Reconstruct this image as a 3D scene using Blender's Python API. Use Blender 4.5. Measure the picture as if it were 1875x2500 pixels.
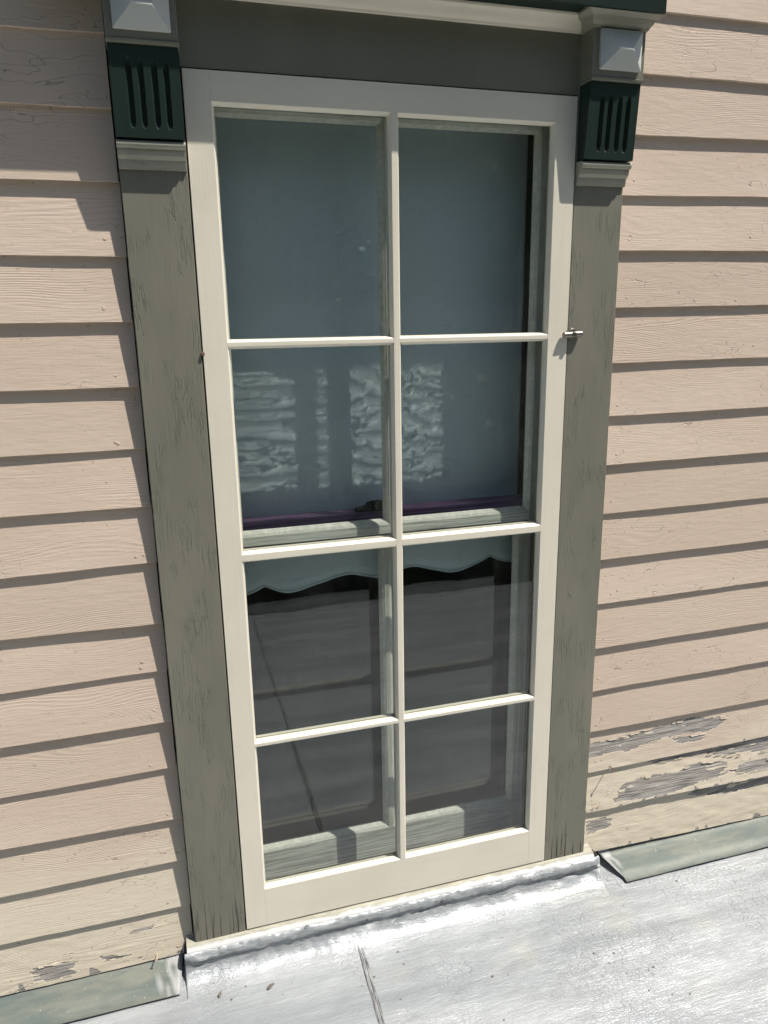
import bpy, math, random
from mathutils import Matrix, Vector, noise

# ------------------------------------------------------------------ clean + camera + light
for o in list(bpy.data.objects):
    bpy.data.objects.remove(o, do_unlink=True)
sc = bpy.context.scene
COL = sc.collection
random.seed(7)

# World axes: X to the right along the wall, Y into the house, Z up.
# Origin: lower left corner of the storm window's front face.
cam = bpy.data.cameras.new('camera')
cam.sensor_fit = 'VERTICAL'
cam.sensor_height = 36.0
cam.sensor_width = 36.0
cam.lens = 25.973
cam.clip_start = 0.02
cam.clip_end = 900.0
cam_ob = bpy.data.objects.new('camera', cam)
COL.objects.link(cam_ob)
ax = Vector((0.96013, -0.27905, -0.01649))      # image right
ay = Vector((0.08522, 0.23601, 0.96801))        # image up
az = Vector((-0.26623, -0.93082, 0.25038))      # towards the photographer
M = Matrix(((ax.x, ay.x, az.x, -0.07202), (ax.y, ay.y, az.y, -1.52679), (ax.z, ay.z, az.z, 1.42668), (0, 0, 0, 1)))
cam_ob.matrix_world = M
sc.camera = cam_ob

SUN_TO = Vector((1.30, -1.0, 2.85)).normalized()   # towards the sun
elev = math.asin(SUN_TO.z)
azim = math.atan2(SUN_TO.x, SUN_TO.y)
w = bpy.data.worlds.new('World')
sc.world = w
w.use_nodes = True
nt = w.node_tree
bg = nt.nodes['Background']
sky = nt.nodes.new('ShaderNodeTexSky')
sky.sky_type = 'NISHITA'
sky.sun_disc = False
sky.sun_elevation = elev
sky.sun_rotation = azim
sky.air_density = 1.0
sky.dust_density = 1.2
sky.ozone_density = 1.0
nt.links.new(sky.outputs[0], bg.inputs[0])
bg.inputs[1].default_value = 0.064

sl = bpy.data.lights.new('sun', 'SUN')
sl.energy = 4.6
sl.angle = math.radians(0.53)
sl.color = (1.0, 0.945, 0.86)
sun = bpy.data.objects.new('sun', sl)
COL.objects.link(sun)
sun.rotation_euler = SUN_TO.to_track_quat('Z', 'Y').to_euler()
sun.location = SUN_TO * 20

sc.view_settings.view_transform = 'Standard'
sc.view_settings.look = 'None'
sc.view_settings.exposure = 0.44
sc.view_settings.gamma = 1.0
sc.render.engine = 'CYCLES'
cy = sc.cycles
cy.use_denoising = True
cy.max_bounces = 9
cy.diffuse_bounces = 3
cy.glossy_bounces = 4
cy.transmission_bounces = 6
cy.transparent_max_bounces = 24
cy.sample_clamp_indirect = 4.0
cy.blur_glossy = 0.0
cy.use_adaptive_sampling = True
cy.adaptive_threshold = 0.035
cy.adaptive_min_samples = 16

# ------------------------------------------------------------------ node helpers
class N:
    def __init__(s, name):
        s.m = bpy.data.materials.new(name)
        s.m.use_nodes = True
        s.t = s.m.node_tree
        s.t.nodes.clear()
        s.out = s.t.nodes.new('ShaderNodeOutputMaterial')
        s.geo = s.t.nodes.new('ShaderNodeTexCoord').outputs['Object']
    def put(s, v, sock):
        if isinstance(v, bpy.types.NodeSocket):
            s.t.links.new(v, sock)
        elif v is not None:
            if sock.type == 'RGBA' and len(v) == 3:
                v = (*v, 1)
            sock.default_value = v
    def node(s, typ, outp=0, ins=None, **props):
        n = s.t.nodes.new(typ)
        for k, v in props.items():
            setattr(n, k, v)
        for k, v in (ins or {}).items():
            s.put(v, n.inputs[k])
        return n.outputs[outp]
    def math(s, op, a, b=0.0, c=0.0, clamp=False):
        return s.node('ShaderNodeMath', 0, {0: a, 1: b, 2: c}, operation=op, use_clamp=clamp)
    def map(s, scale=(1, 1, 1), loc=(0, 0, 0), rot=(0, 0, 0), v=None):
        return s.node('ShaderNodeMapping', 0, {'Vector': v or s.geo, 'Scale': scale, 'Location': loc, 'Rotation': rot})
    def noise(s, v, scale, detail=4, rough=0.55, dist=0.0, col=False):
        return s.node('ShaderNodeTexNoise', 1 if col else 0, {'Vector': v, 'Scale': scale, 'Detail': detail, 'Roughness': rough, 'Distortion': dist})
    def voro(s, v, scale, feature='DISTANCE_TO_EDGE', rand=1.0, out=0):
        return s.node('ShaderNodeTexVoronoi', 'Distance' if out == 0 else out, {'Vector': v, 'Scale': scale, 'Randomness': rand}, feature=feature)
    def ramp(s, f, lo, hi, a=0.0, b=1.0):
        return s.node('ShaderNodeMapRange', 0, {0: f, 1: lo, 2: hi, 3: a, 4: b}, interpolation_type='SMOOTHSTEP')
    def mix(s, f, a, b):
        n = s.t.nodes.new('ShaderNodeMix')
        n.data_type = 'RGBA'
        s.put(f, n.inputs[0]); s.put(a, n.inputs[6]); s.put(b, n.inputs[7])
        return n.outputs[2]
    def bump(s, h, strength=0.5, dist=0.001, normal=None):
        i = {'Height': h, 'Strength': strength, 'Distance': dist}
        if normal is not None:
            i['Normal'] = normal
        return s.node('ShaderNodeBump', 0, i)
    def sep(s, v=None):
        n = s.t.nodes.new('ShaderNodeSeparateXYZ')
        s.t.links.new(v or s.geo, n.inputs[0])
        return n.outputs
    def rnd(s):
        return s.node('ShaderNodeObjectInfo', 'Random')
    def attr(s, name):
        return s.node('ShaderNodeAttribute', 'Fac', attribute_name=name)
    def pbr(s, col, rough=0.5, normal=None, metal=0.0, spec=0.5, **kw):
        ins = {'Base Color': col, 'Roughness': rough, 'Metallic': metal, 'Specular IOR Level': spec}
        if normal is not None:
            ins['Normal'] = normal
        ins.update(kw)
        b = s.node('ShaderNodeBsdfPrincipled', 0, ins)
        s.t.links.new(b, s.out.inputs[0])
        return s.m

MAT = {}

def siding(name, base, alt, cream_z=None):
    n = N(name)
    r = n.rnd()
    off = n.node('ShaderNodeCombineXYZ', 0, {0: n.math('MULTIPLY', r, 37.0), 1: 0.0, 2: n.math('MULTIPLY', r, 11.0)})
    p = n.node('ShaderNodeVectorMath', 0, {0: n.geo, 1: off}, operation='ADD')
    # flowing wood grain under the paint
    warp = n.noise(n.map((2.2, 1, 9.0), v=p), 1.0, 1, 0.5)
    zz = n.sep(p)[2]
    ph = n.math('ADD', n.math('MULTIPLY', zz, 1150.0), n.math('MULTIPLY', warp, 150.0))
    wave = n.math('SINE', ph)
    fine = n.noise(n.map((14, 1, 420), v=p), 1.0, 1, 0.6)
    mask = n.ramp(n.noise(n.map((3.0, 1, 14), loc=(3, 0, 1), v=p), 1.0, 0), 0.40, 0.66)
    grain = n.math('ADD', n.math('MULTIPLY', n.math('MULTIPLY', wave, mask), 0.34), n.math('MULTIPLY', fine, 1.1))
    # hairline paint cracks: contour lines of a stretched noise
    cn = n.noise(n.map((4.5, 1, 16), loc=(7, 0, 2), v=p), 1.0, 3, 0.55)
    crack = n.ramp(n.math('ABSOLUTE', n.math('SUBTRACT', cn, 0.5)), 0.0, 0.0035, 1.0, 0.0)
    gate = n.ramp(n.noise(n.map((2.0, 1, 5), loc=(1, 0, 9), v=p), 1.0, 0), 0.50, 0.58)
    crack = n.math('MULTIPLY', crack, gate)
    blot = n.noise(n.map((1.5, 1, 5), v=p), 1.0, 2)
    c = n.mix(n.ramp(blot, 0.35, 0.7), base, alt)
    c = n.mix(n.math('MULTIPLY', r, 0.55), c, (base[0] * 0.87, base[1] * 0.885, base[2] * 0.87))
    z = n.sep()[2]
    low = n.math('ADD', n.math('MULTIPLY', n.noise(n.map((2.5, 1, 7)), 1.0, 2), 0.34), z)
    lowf = n.ramp(low, 0.30, 0.56, 1.0, 0.0)
    c = n.mix(n.math('MULTIPLY', lowf, 0.8), c, (0.67, 0.61, 0.485))
    c = n.mix(n.math('MULTIPLY', crack, 0.55), c, (0.16, 0.115, 0.085))
    c = n.mix(n.ramp(grain, 0.15, 0.95, 0.16, 0.0), c, (0.36, 0.275, 0.2))
    speck = n.ramp(n.noise(n.geo, 95.0, 1), 0.735, 0.76)
    c = n.mix(n.math('MULTIPLY', speck, 0.35), c, (0.22, 0.17, 0.13))
    gk = n.math('ADD', 0.22, n.math('MULTIPLY', n.math('FRACT', n.math('MULTIPLY', r, 7.3)), 0.5))
    h = n.math('SUBTRACT', n.math('MULTIPLY', grain, gk), n.math('MULTIPLY', crack, 1.4))
    h = n.math('ADD', h, n.math('MULTIPLY', n.noise(n.map((20, 1, 75), v=p), 1.0, 2, 0.6), 1.3))
    # bare weathered wood where the paint has come off (attribute painted on the mesh)
    bare = n.attr('bare')
    wgr = n.noise(n.map((9, 1, 330)), 1.0, 2, 0.65)
    wtone = n.noise(n.map((5, 1, 22)), 1.0, 1)
    wood = n.mix(n.ramp(wgr, 0.3, 0.7), (0.11, 0.102, 0.095), (0.48, 0.452, 0.42))
    wood = n.mix(n.ramp(wtone, 0.45, 0.75, 0.0, 0.35), wood, (0.36, 0.315, 0.265))
    edge = n.math('MULTIPLY', n.ramp(bare, 0.03, 0.5), n.ramp(bare, 0.5, 0.97, 1.0, 0.0))
    bm = n.ramp(bare, 0.45, 0.55)
    c = n.mix(bm, c, wood)
    h = n.math('SUBTRACT', h, n.math('MULTIPLY', bm, 0.8))
    h = n.math('ADD', h, n.math('MULTIPLY', n.math('MULTIPLY', wgr, bm), 1.8))
    nm = n.bump(h, 0.55, 0.0011)
    return n.pbr(c, n.math('ADD', 0.5, n.math('MULTIPLY', bm, 0.3)), nm, spec=0.32)

MAT['siding'] = siding('painted_siding', (0.595, 0.478, 0.390), (0.66, 0.543, 0.447))

def casing_mat(name, base, axis_z=True, rough=0.5, crack_amt=1.0, spec=0.4):
    n = N(name)
    def lines(sx, sz, off, wdt):
        m_ = (sx, 1, sz) if axis_z else (sz, 1, sx)
        q = n.noise(n.map(m_, off), 1.0, 2, 0.5)
        return n.ramp(n.math('ABSOLUTE', n.math('SUBTRACT', q, 0.5)), 0.0, wdt, 1.0, 0.0)
    gate = n.ramp(n.noise(n.map((16, 1, 6)), 1.0, 1), 0.50, 0.66)
    gate2 = n.ramp(n.noise(n.map((22, 1, 9), (3, 0, 7)), 1.0, 1), 0.53, 0.62)
    cr = n.math('MAXIMUM', n.math('MULTIPLY', lines(120, 6, (1, 0, 2), 0.03), gate), n.math('MULTIPLY', lines(150, 16, (5, 0, 3), 0.04), gate2))
    cr = n.math('MULTIPLY', cr, crack_amt)
    g = n.noise(n.map((260, 1, 7) if axis_z else (7, 1, 260)), 1.0, 2, 0.6)
    big = n.noise(n.map((7, 1, 2.4)), 1.0, 4)
    # deep checks near the foot of the board
    z = n.sep()[2]
    foot = n.ramp(n.math('ADD', z, n.math('MULTIPLY', n.noise(n.map((60, 1, 1)), 1.0, 2), 0.28)), 0.14, 0.26, 1.0, 0.0)
    chk = n.math('MULTIPLY', n.ramp(n.noise(n.map((120, 1, 3.2)), 1.0, 2), 0.56, 0.60), foot)
    c = n.mix(n.ramp(big, 0.35, 0.7), base, tuple(x * 1.16 for x in base))
    c = n.mix(n.math('MULTIPLY', cr, 0.3), c, tuple(x * 0.42 for x in base))
    c = n.mix(chk, c, (0.028, 0.024, 0.02))
    chip = n.ramp(n.noise(n.map((60, 1, 34)), 1.0, 4), 0.745, 0.765)
    c = n.mix(n.math('MULTIPLY', chip, 0.7), c, (0.10, 0.078, 0.06))
    h = n.math('SUBTRACT', n.math('MULTIPLY', g, 0.35), n.math('MULTIPLY', cr, 0.9))
    h = n.math('SUBTRACT', h, n.math('MULTIPLY', chk, 3.0))
    h = n.math('SUBTRACT', h, n.math('MULTIPLY', chip, 0.8))
    h = n.math('ADD', h, n.math('MULTIPLY', n.noise(n.map((90, 1, 22)), 1.0, 1), 0.5))
    return n.pbr(c, rough, n.bump(h, 0.6, 0.0011), spec=spec)

GG = (0.168, 0.164, 0.128)
MAT['casing'] = casing_mat('greygreen_paint', GG)
MAT['casing_flat'] = casing_mat('greygreen_paint_smooth', GG, False, 0.42, 0.15)
MAT['green'] = casing_mat('dark_green_paint', (0.017, 0.030, 0.025), True, 0.4, 0.12, 0.18)
MAT['cap'] = casing_mat('black_green_paint', (0.010, 0.020, 0.016), False, 0.5, 0.1, 0.12)
MAT['shadowed_trim'] = casing_mat('shadow_toned_trim_paint', (0.27, 0.255, 0.205), False, 0.5, 0.4)  # bracket cap moulding: cream toned down, shadow under the cap put into the colour
MAT['trim'] = casing_mat('worn_trim_paint', (0.30, 0.29, 0.235), False, 0.5, 0.8)

def smooth_paint(name, col, rough=0.42, streak=0.08, ax='z', bumpk=0.5):
    n = N(name)
    s_ = (160, 160, 6) if ax == 'z' else (6, 160, 160)
    g = n.noise(n.map(s_), 1.0, 3)
    b = n.noise(n.map((5, 5, 5)), 1.0, 4)
    c = n.mix(n.ramp(b, 0.3, 0.75), col, tuple(x * (1 - streak) for x in col))
    c = n.mix(n.ramp(n.noise(n.map((70, 70, 3) if ax == 'z' else (3, 70, 70)), 1.0, 3), 0.5, 0.75, 0.0, 0.5), c, tuple(x * 0.9 for x in col))
    dirt = n.ramp(n.noise(n.geo, 120.0, 2), 0.74, 0.78)
    c = n.mix(n.math('MULTIPLY', dirt, 0.3), c, tuple(x * 0.45 for x in col))
    return n.pbr(c, rough, n.bump(g, bumpk, 0.0006), spec=0.45)

CREAM = (0.73, 0.68, 0.57)
MAT['cream'] = smooth_paint('cream_paint', CREAM)
MAT['cream_x'] = smooth_paint('cream_paint_rail', CREAM, ax='x')
MAT['crown'] = smooth_paint('cream_moulding_paint', (0.76, 0.70, 0.57), ax='x')
MAT['block'] = smooth_paint('pale_grey_paint', (0.52, 0.53, 0.50), 0.45)

def sash_paint():
    n = N('weathered_white_sash_paint')
    g = n.noise(n.map((7, 40, 300)), 1.0, 4, 0.65)
    g2 = n.noise(n.map((3, 8, 22)), 1.0, 4)
    c = n.mix(n.ramp(g, 0.35, 0.62), (0.30, 0.31, 0.28), (0.66, 0.665, 0.60))
    c = n.mix(n.ramp(g2, 0.45, 0.7, 0, 0.6), c, (0.60, 0.60, 0.53))
    return n.pbr(c, 0.6, n.bump(g, 0.6, 0.0012), spec=0.3)
MAT['sash'] = sash_paint()
def stile_paint():
    n = N('sash_stile_paint')
    g = n.noise(n.map((160, 40, 5)), 1.0, 4, 0.6)
    c = n.mix(n.ramp(g, 0.35, 0.65), (0.38, 0.38, 0.33), (0.52, 0.515, 0.455))
    return n.pbr(c, 0.6, n.bump(g, 0.5, 0.001), spec=0.3)
MAT['sash_v'] = stile_paint()
def putty():
    n = N('glazing_putty')
    g = n.noise(n.geo, 85.0, 4)
    c = n.mix(n.ramp(g, 0.4, 0.7), (0.50, 0.49, 0.44), (0.62, 0.61, 0.55))
    return n.pbr(c, 0.7, n.bump(g, 0.6, 0.002), spec=0.25)
MAT['putty'] = putty()
def purple():
    n = N('purple_paint')
    g = n.noise(n.map((4, 160, 260)), 1.0, 4, 0.65)
    c = n.mix(n.ramp(g, 0.35, 0.68), (0.13, 0.045, 0.145), (0.38, 0.22, 0.40))
    return n.pbr(c, 0.4, n.bump(g, 0.6, 0.0012))
MAT['purple'] = purple()
def simple(name, col, rough=0.6, metal=0.0, spec=0.4, nscale=60, nk=0.3):
    n = N(name)
    g = n.noise(n.geo, nscale, 4)
    c = n.mix(n.ramp(g, 0.3, 0.7), tuple(x * 0.85 for x in col), tuple(min(1, x * 1.12) for x in col))
    return n.pbr(c, rough, n.bump(g, nk, 0.001), metal, spec)
MAT['jamb'] = simple('jamb_dark_paint', (0.16, 0.135, 0.105))
MAT['sillin'] = simple('worn_purple_grey_paint', (0.17, 0.145, 0.17), 0.6)
MAT['black'] = simple('black_iron', (0.006, 0.006, 0.006), 0.5)
MAT['steel'] = simple('zinc_steel', (0.24, 0.22, 0.195), 0.42, 1.0, 0.5, 200, 0.15)
MAT['nail'] = simple('painted_nail', (0.50, 0.385, 0.30), 0.6)
MAT['rust'] = simple('rusty_nail', (0.16, 0.09, 0.055), 0.7)
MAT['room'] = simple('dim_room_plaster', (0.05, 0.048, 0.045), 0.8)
MAT['sheath'] = simple('old_sheathing', (0.12, 0.085, 0.06), 0.8)
MAT['bark'] = simple('bark', (0.09, 0.065, 0.045), 0.85, nscale=14, nk=0.8)
MAT['debris'] = simple('dry_leaf', (0.15, 0.13, 0.105), 0.8)

def shade_fabric():
    n = N('shade_fabric')
    weave = n.noise(n.map((700, 1, 60)), 1.0, 2)
    c = n.mix(n.ramp(weave, 0.3, 0.7), (0.655, 0.705, 0.775), (0.695, 0.745, 0.815))
    b = n.pbr(c, 0.75, n.bump(weave, 0.2, 0.0004), spec=0.25)
    return b
MAT['shade'] = shade_fabric()

def thin_glass():
    n = N('window_glass')
    bf = n.node('ShaderNodeNewGeometry', 'Backfacing')
    ior = n.math('ADD', 1.5, n.math('MULTIPLY', bf, 1 / 1.5 - 1.5))
    wv = n.noise(n.geo, 5.0, 2)
    nm = n.bump(wv, 0.12, 0.004)
    fr = n.node('ShaderNodeFresnel', 0, {'IOR': ior})
    gl = n.node('ShaderNodeBsdfAnisotropic', 0, {'Color': (1, 1, 1, 1), 'Roughness': 0.0, 'Normal': nm})
    tr = n.node('ShaderNodeBsdfTransparent', 0, {'Color': (0.955, 0.975, 0.965, 1)})
    mx = n.node('ShaderNodeMixShader', 0, {0: fr, 1: tr, 2: gl})
    st1 = n.noise(n.map((46, 1, 9)), 1.0, 3, 0.6)
    st2 = n.noise(n.map((3, 1, 2)), 1.0, 2)
    du = n.math('MULTIPLY', n.math('ADD', n.ramp(st1, 0.45, 0.8), 0.35), n.ramp(st2, 0.35, 0.7, 0.003, 0.022))
    df = n.node('ShaderNodeBsdfDiffuse', 0, {'Color': (0.6, 0.61, 0.6, 1)})
    mx = n.node('ShaderNodeMixShader', 0, {0: du, 1: mx, 2: df})
    n.t.links.new(mx, n.out.inputs[0])
    return n.m
MAT['glass'] = thin_glass()

def old_glass():
    n = N('old_wavy_glass')
    g = n.node('ShaderNodeBsdfGlass', 0, {'Color': (0.97, 0.99, 0.98, 1), 'Roughness': 0.0, 'IOR': 1.5})
    n.t.links.new(g, n.out.inputs[0])
    return n.m
MAT['old_glass'] = old_glass()

def roof_mat(name, kind):
    n = N(name)
    p = n.geo
    d = n.noise(p, 26.0, 1, col=True)
    pw = n.node('ShaderNodeVectorMath', 0, {0: n.map((1, 1.25, 0.2)), 1: n.node('ShaderNodeVectorMath', 0, {0: d, 1: (0.03, 0.03, 0.0)}, operation='MULTIPLY')}, operation='ADD')
    e1 = n.voro(pw, 62.0)
    e2 = n.voro(pw, 150.0)
    c1 = n.ramp(e1, 0.0, 0.05, 1.0, 0.0)
    c2 = n.ramp(e2, 0.0, 0.12, 1.0, 0.0)
    gate = n.ramp(n.noise(p, 5.0, 1), 0.46, 0.66)
    gate2 = n.ramp(n.noise(n.map((1, 1, 1), (4, 2, 0)), 3.0, 1), 0.40, 0.62)
    crk = n.math('MAXIMUM', n.math('MULTIPLY', n.math('MULTIPLY', c1, gate), 0.9), n.math('MULTIPLY', n.math('MULTIPLY', c2, gate2), 0.35))
    pill = n.math('ADD', n.math('MINIMUM', e2, 0.22), n.math('MULTIPLY', n.math('MINIMUM', e1, 0.2), 0.6))
    brush = n.noise(n.map((9, 190, 9), rot=(0, 0, 0.05)), 1.0, 2, 0.65)
    band = n.noise(n.map((1.0, 8, 1), rot=(0, 0, 0.06)), 1.0, 3, 0.6)
    lump = n.noise(n.map((34, 150, 30), rot=(0, 0, 0.05)), 1.0, 3, 0.65)
    c = n.mix(n.ramp(band, 0.30, 0.70), (0.295, 0.32, 0.34), (0.435, 0.458, 0.475))
    c = n.mix(n.ramp(n.noise(p, 7.0, 3), 0.58, 0.75, 0.0, 0.35), c, (0.46, 0.45, 0.41))
    c = n.mix(n.ramp(brush, 0.3, 0.7, 0.22, 0.0), c, (0.22, 0.23, 0.24))
    c = n.mix(n.math('MULTIPLY', crk, 0.55), c, (0.10, 0.10, 0.105))
    speck = n.ramp(n.noise(p, 60.0, 3), 0.735, 0.75)
    c = n.mix(n.math('MULTIPLY', speck, 0.4), c, (0.06, 0.055, 0.05))
    wr = n.noise(n.map((2.2, 13, 2), rot=(0, 0, 0.1)), 1.0, 3, 0.6)
    h = n.math('ADD', n.math('MULTIPLY', lump, 1.5), n.math('MULTIPLY', brush, 0.45))
    h = n.math('ADD', h, n.math('MULTIPLY', wr, 5.0))
    h = n.math('ADD', h, n.math('MULTIPLY', pill, 0.95))
    h = n.math('SUBTRACT', h, n.math('MULTIPLY', crk, 0.5))
    rgh = n.math('ADD', 0.36, n.math('MULTIPLY', band, 0.12))
    return n.pbr(c, rgh, n.bump(h, 0.40, 0.0017), 0.30, 0.4)
MAT['roof'] = roof_mat('aluminium_roof_coating', 0)
def seam_mat():
    n = N('worn_seam_coating')
    g = n.noise(n.map((260, 26, 60)), 1.0, 3, 0.65)
    c = n.mix(n.ramp(g, 0.35, 0.62), (0.12, 0.12, 0.125), (0.40, 0.41, 0.415))
    return n.pbr(c, 0.45, n.bump(g, 0.8, 0.003), 0.5)
MAT['seam'] = seam_mat()
def edge_mat():
    n = N('thick_roof_coating')
    g = n.noise(n.map((30, 120, 120)), 1.0, 4, 0.65)
    q = n.noise(n.map((6, 60, 60), (2, 1, 4)), 1.0, 4, 0.6)
    ln = n.ramp(n.math('ABSOLUTE', n.math('SUBTRACT', q, 0.5)), 0.0, 0.022, 1.0, 0.0)
    ln = n.math('MULTIPLY', ln, n.ramp(n.noise(n.map((9, 20, 20)), 1.0, 2), 0.42, 0.56))
    c = n.mix(n.ramp(g, 0.35, 0.65), (0.28, 0.30, 0.315), (0.40, 0.42, 0.43))
    c = n.mix(n.math('MULTIPLY', ln, 0.5), c, (0.08, 0.08, 0.085))
    c = n.mix(n.ramp(n.noise(n.geo, 45.0, 3), 0.68, 0.71, 0.0, 0.8), c, (0.11, 0.105, 0.10))
    h = n.math('SUBTRACT', g, n.math('MULTIPLY', ln, 0.9))
    return n.pbr(c, 0.45, n.bump(h, 0.4, 0.002), 0.4, 0.4)
MAT['edge'] = edge_mat()

def flash_mat():
    n = N('galvanised_flashing')
    a = n.noise(n.map((7, 26, 26)), 1.0, 5, 0.65)
    c = n.mix(n.ramp(a, 0.35, 0.68), (0.105, 0.13, 0.122), (0.18, 0.19, 0.16))
    sp = n.ramp(n.noise(n.geo, 130.0, 2), 0.72, 0.75)
    c = n.mix(n.math('MULTIPLY', sp, 0.7), c, (0.75, 0.76, 0.72))
    sp2 = n.ramp(n.noise(n.map((1, 1, 1), (5, 5, 5)), 80.0, 3), 0.73, 0.76)
    c = n.mix(n.math('MULTIPLY', sp2, 0.6), c, (0.10, 0.10, 0.085))
    sv = n.attr('bare')
    c = n.mix(n.math('MULTIPLY', sv, 0.8), c, (0.36, 0.365, 0.365))
    h = n.math('ADD', n.noise(n.geo, 12.0, 3), n.math('MULTIPLY', n.math('MULTIPLY', sv, n.noise(n.geo, 160.0, 3)), 0.5))
    return n.pbr(c, 0.55, n.bump(h, 0.3, 0.004), 0.1, 0.4)
MAT['flash'] = flash_mat()

def leaf_mat():
    n = N('leaf')
    r = n.node('ShaderNodeNewGeometry', 'Random Per Island')
    c = n.mix(r, (0.035, 0.065, 0.018), (0.10, 0.15, 0.04))
    return n.pbr(c, 0.5, None, spec=0.4)
MAT['leaf'] = leaf_mat()
def grass_mat():
    n = N('lawn')
    g = n.noise(n.geo, 0.7, 5)
    c = n.mix(n.ramp(g, 0.3, 0.7), (0.04, 0.065, 0.02), (0.09, 0.11, 0.04))
    return n.pbr(c, 0.9, n.bump(n.noise(n.geo, 9.0, 4), 0.6, 0.05), spec=0.2)
MAT['grass'] = grass_mat()

# ------------------------------------------------------------------ mesh helpers
def link(o, parent=None):
    COL.objects.link(o)
    if parent is not None:
        o.parent = parent
        o.matrix_parent_inverse = parent_world(parent).inverted()
    return o
def parent_world(p):
    m = Matrix.Translation(p.location)
    return m if p.parent is None or p.type != 'EMPTY' else m
def tag(o, label=None, cat=None, group=None, kind=None):
    if label: o['label'] = label
    if cat: o['category'] = cat
    if group: o['group'] = group
    if kind: o['kind'] = kind
    return o
def empty(name, loc, label, cat, group=None):
    e = bpy.data.objects.new(name, None)
    e.location = loc
    e.empty_display_size = 0.05
    COL.objects.link(e)
    return tag(e, label, cat, group, 'thing')
def mesh_ob(name, verts, faces, mat, parent=None, smooth=False, bevel=0.0, seg=2):
    me = bpy.data.meshes.new(name)
    me.from_pydata(verts, [], faces)
    me.update()
    if smooth:
        me.polygons.foreach_set('use_smooth', [True] * len(me.polygons))
    me.materials.append(MAT[mat])
    o = bpy.data.objects.new(name, me)
    link(o, parent)
    if bevel:
        b = o.modifiers.new('bevel', 'BEVEL')
        b.width = bevel; b.segments = seg; b.limit_method = 'ANGLE'; b.angle_limit = math.radians(35)
        me.polygons.foreach_set('use_smooth', [True] * len(me.polygons))
        o.modifiers.new('wn', 'WEIGHTED_NORMAL')
    return o
class MB:
    def __init__(s):
        s.v = []; s.f = []
    def add(s, v, f):
        k = len(s.v)
        s.v += v
        s.f += [tuple(i + k for i in q) for q in f]
        return s
    def box(s, x0, x1, y0, y1, z0, z1):
        v = [(x0, y0, z0), (x1, y0, z0), (x1, y1, z0), (x0, y1, z0), (x0, y0, z1), (x1, y0, z1), (x1, y1, z1), (x0, y1, z1)]
        return s.add(v, [(0, 3, 2, 1), (4, 5, 6, 7), (0, 1, 5, 4), (1, 2, 6, 5), (2, 3, 7, 6), (3, 0, 4, 7)])
    def prism(s, prof, x0, x1):
        """profile of (y,z), closed, extruded along x"""
        n = len(prof)
        v = [(x0, y, z) for y, z in prof] + [(x1, y, z) for y, z in prof]
        f = [tuple(range(n)), tuple(range(2 * n - 1, n - 1, -1))]
        for i in range(n):
            j = (i + 1) % n
            f.append((i, i + n, j + n, j))
        return s.add(v, f)
    def cyl(s, a, b, r, n=12, r2=None):
        a = Vector(a); b = Vector(b); r2 = r if r2 is None else r2
        d = (b - a).normalized()
        u = d.orthogonal().normalized(); w_ = d.cross(u)
        v = []
        for c, rr in ((a, r), (b, r2)):
            for i in range(n):
                t = 2 * math.pi * i / n
                v.append(tuple(c + (u * math.cos(t) + w_ * math.sin(t)) * rr))
        f = [tuple(range(n - 1, -1, -1)), tuple(range(n, 2 * n))]
        for i in range(n):
            j = (i + 1) % n
            f.append((i, j, j + n, i + n))
        return s.add(v, f)
    def ob(s, name, mat, parent=None, **k):
        return mesh_ob(name, s.v, s.f, mat, parent, **k)
def box(name, mat, parent, x0, x1, y0, y1, z0, z1, bevel=0.0012):
    return MB().box(x0, x1, y0, y1, z0, z1).ob(name, mat, parent, bevel=bevel)
def nz(x, y, z):
    return noise.noise(Vector((x, y, z)))

# ------------------------------------------------------------------ ground, trees (seen as reflections in the panes)
g = mesh_ob('ground', [(-400, -400, -3.7), (400, -400, -3.7), (400, 400, -3.7), (-400, 400, -3.7)], [(0, 1, 2, 3)], 'grass')
tag(g, kind='structure')

# ------------------------------------------------------------------ porch roof
ROOF_S = 0.13
def roof_z(x, y):
    z = -0.077 + ROOF_S * y
    a = math.exp(-(abs(y) / 0.16))
    z += 0.0035 * nz(x * 3.1, y * 5.0, 1.7) + 0.0016 * nz(x * 9, y * 14, 4.2) + 0.0028 * a * nz(x * 12, y * 22, 8.1)
    z += 0.0010 * nz(x * 31, y * 45, 2.2)
    return z
def roof_sheet():
    xs = [-4.5, -3.5, -2.5, -1.8, -1.2] + [-0.8 + 0.009 * i for i in range(290)] + [2.2, 3.0, 4.0, 5.5]
    ys = [0.04, 0.02] + [-0.008 * i for i in range(125)] + [-1.08, -1.2, -1.4, -1.7, -2.1, -2.6, -3.2]
    v = []; f = []
    for y in ys:
        for x in xs:
            v.append((x, y, roof_z(x, y)))
    nx = len(xs)
    for j in range(len(ys) - 1):
        for i in range(nx - 1):
            a = j * nx + i
            f.append((a, a + nx, a + nx + 1, a + 1))
    # front edge turned down, and underside
    k = len(v)
    b = (len(ys) - 1) * nx
    for x in xs:
        v.append((x, -3.21, roof_z(x, -3.2) - 0.14))
    for i in range(nx - 1):
        f.append((b + i, k + i, k + i + 1, b + i + 1))
    return mesh_ob('porch_roof', v, f, 'roof', None, smooth=True)
roof = roof_sheet()
tag(roof, 'silver coated low porch roof sheet below the window', kind='structure')
MB().box(-4.4, 5.4, -3.15, 0.2, -0.86, -0.60).ob('porch_soffit', 'trim', roof)

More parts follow.
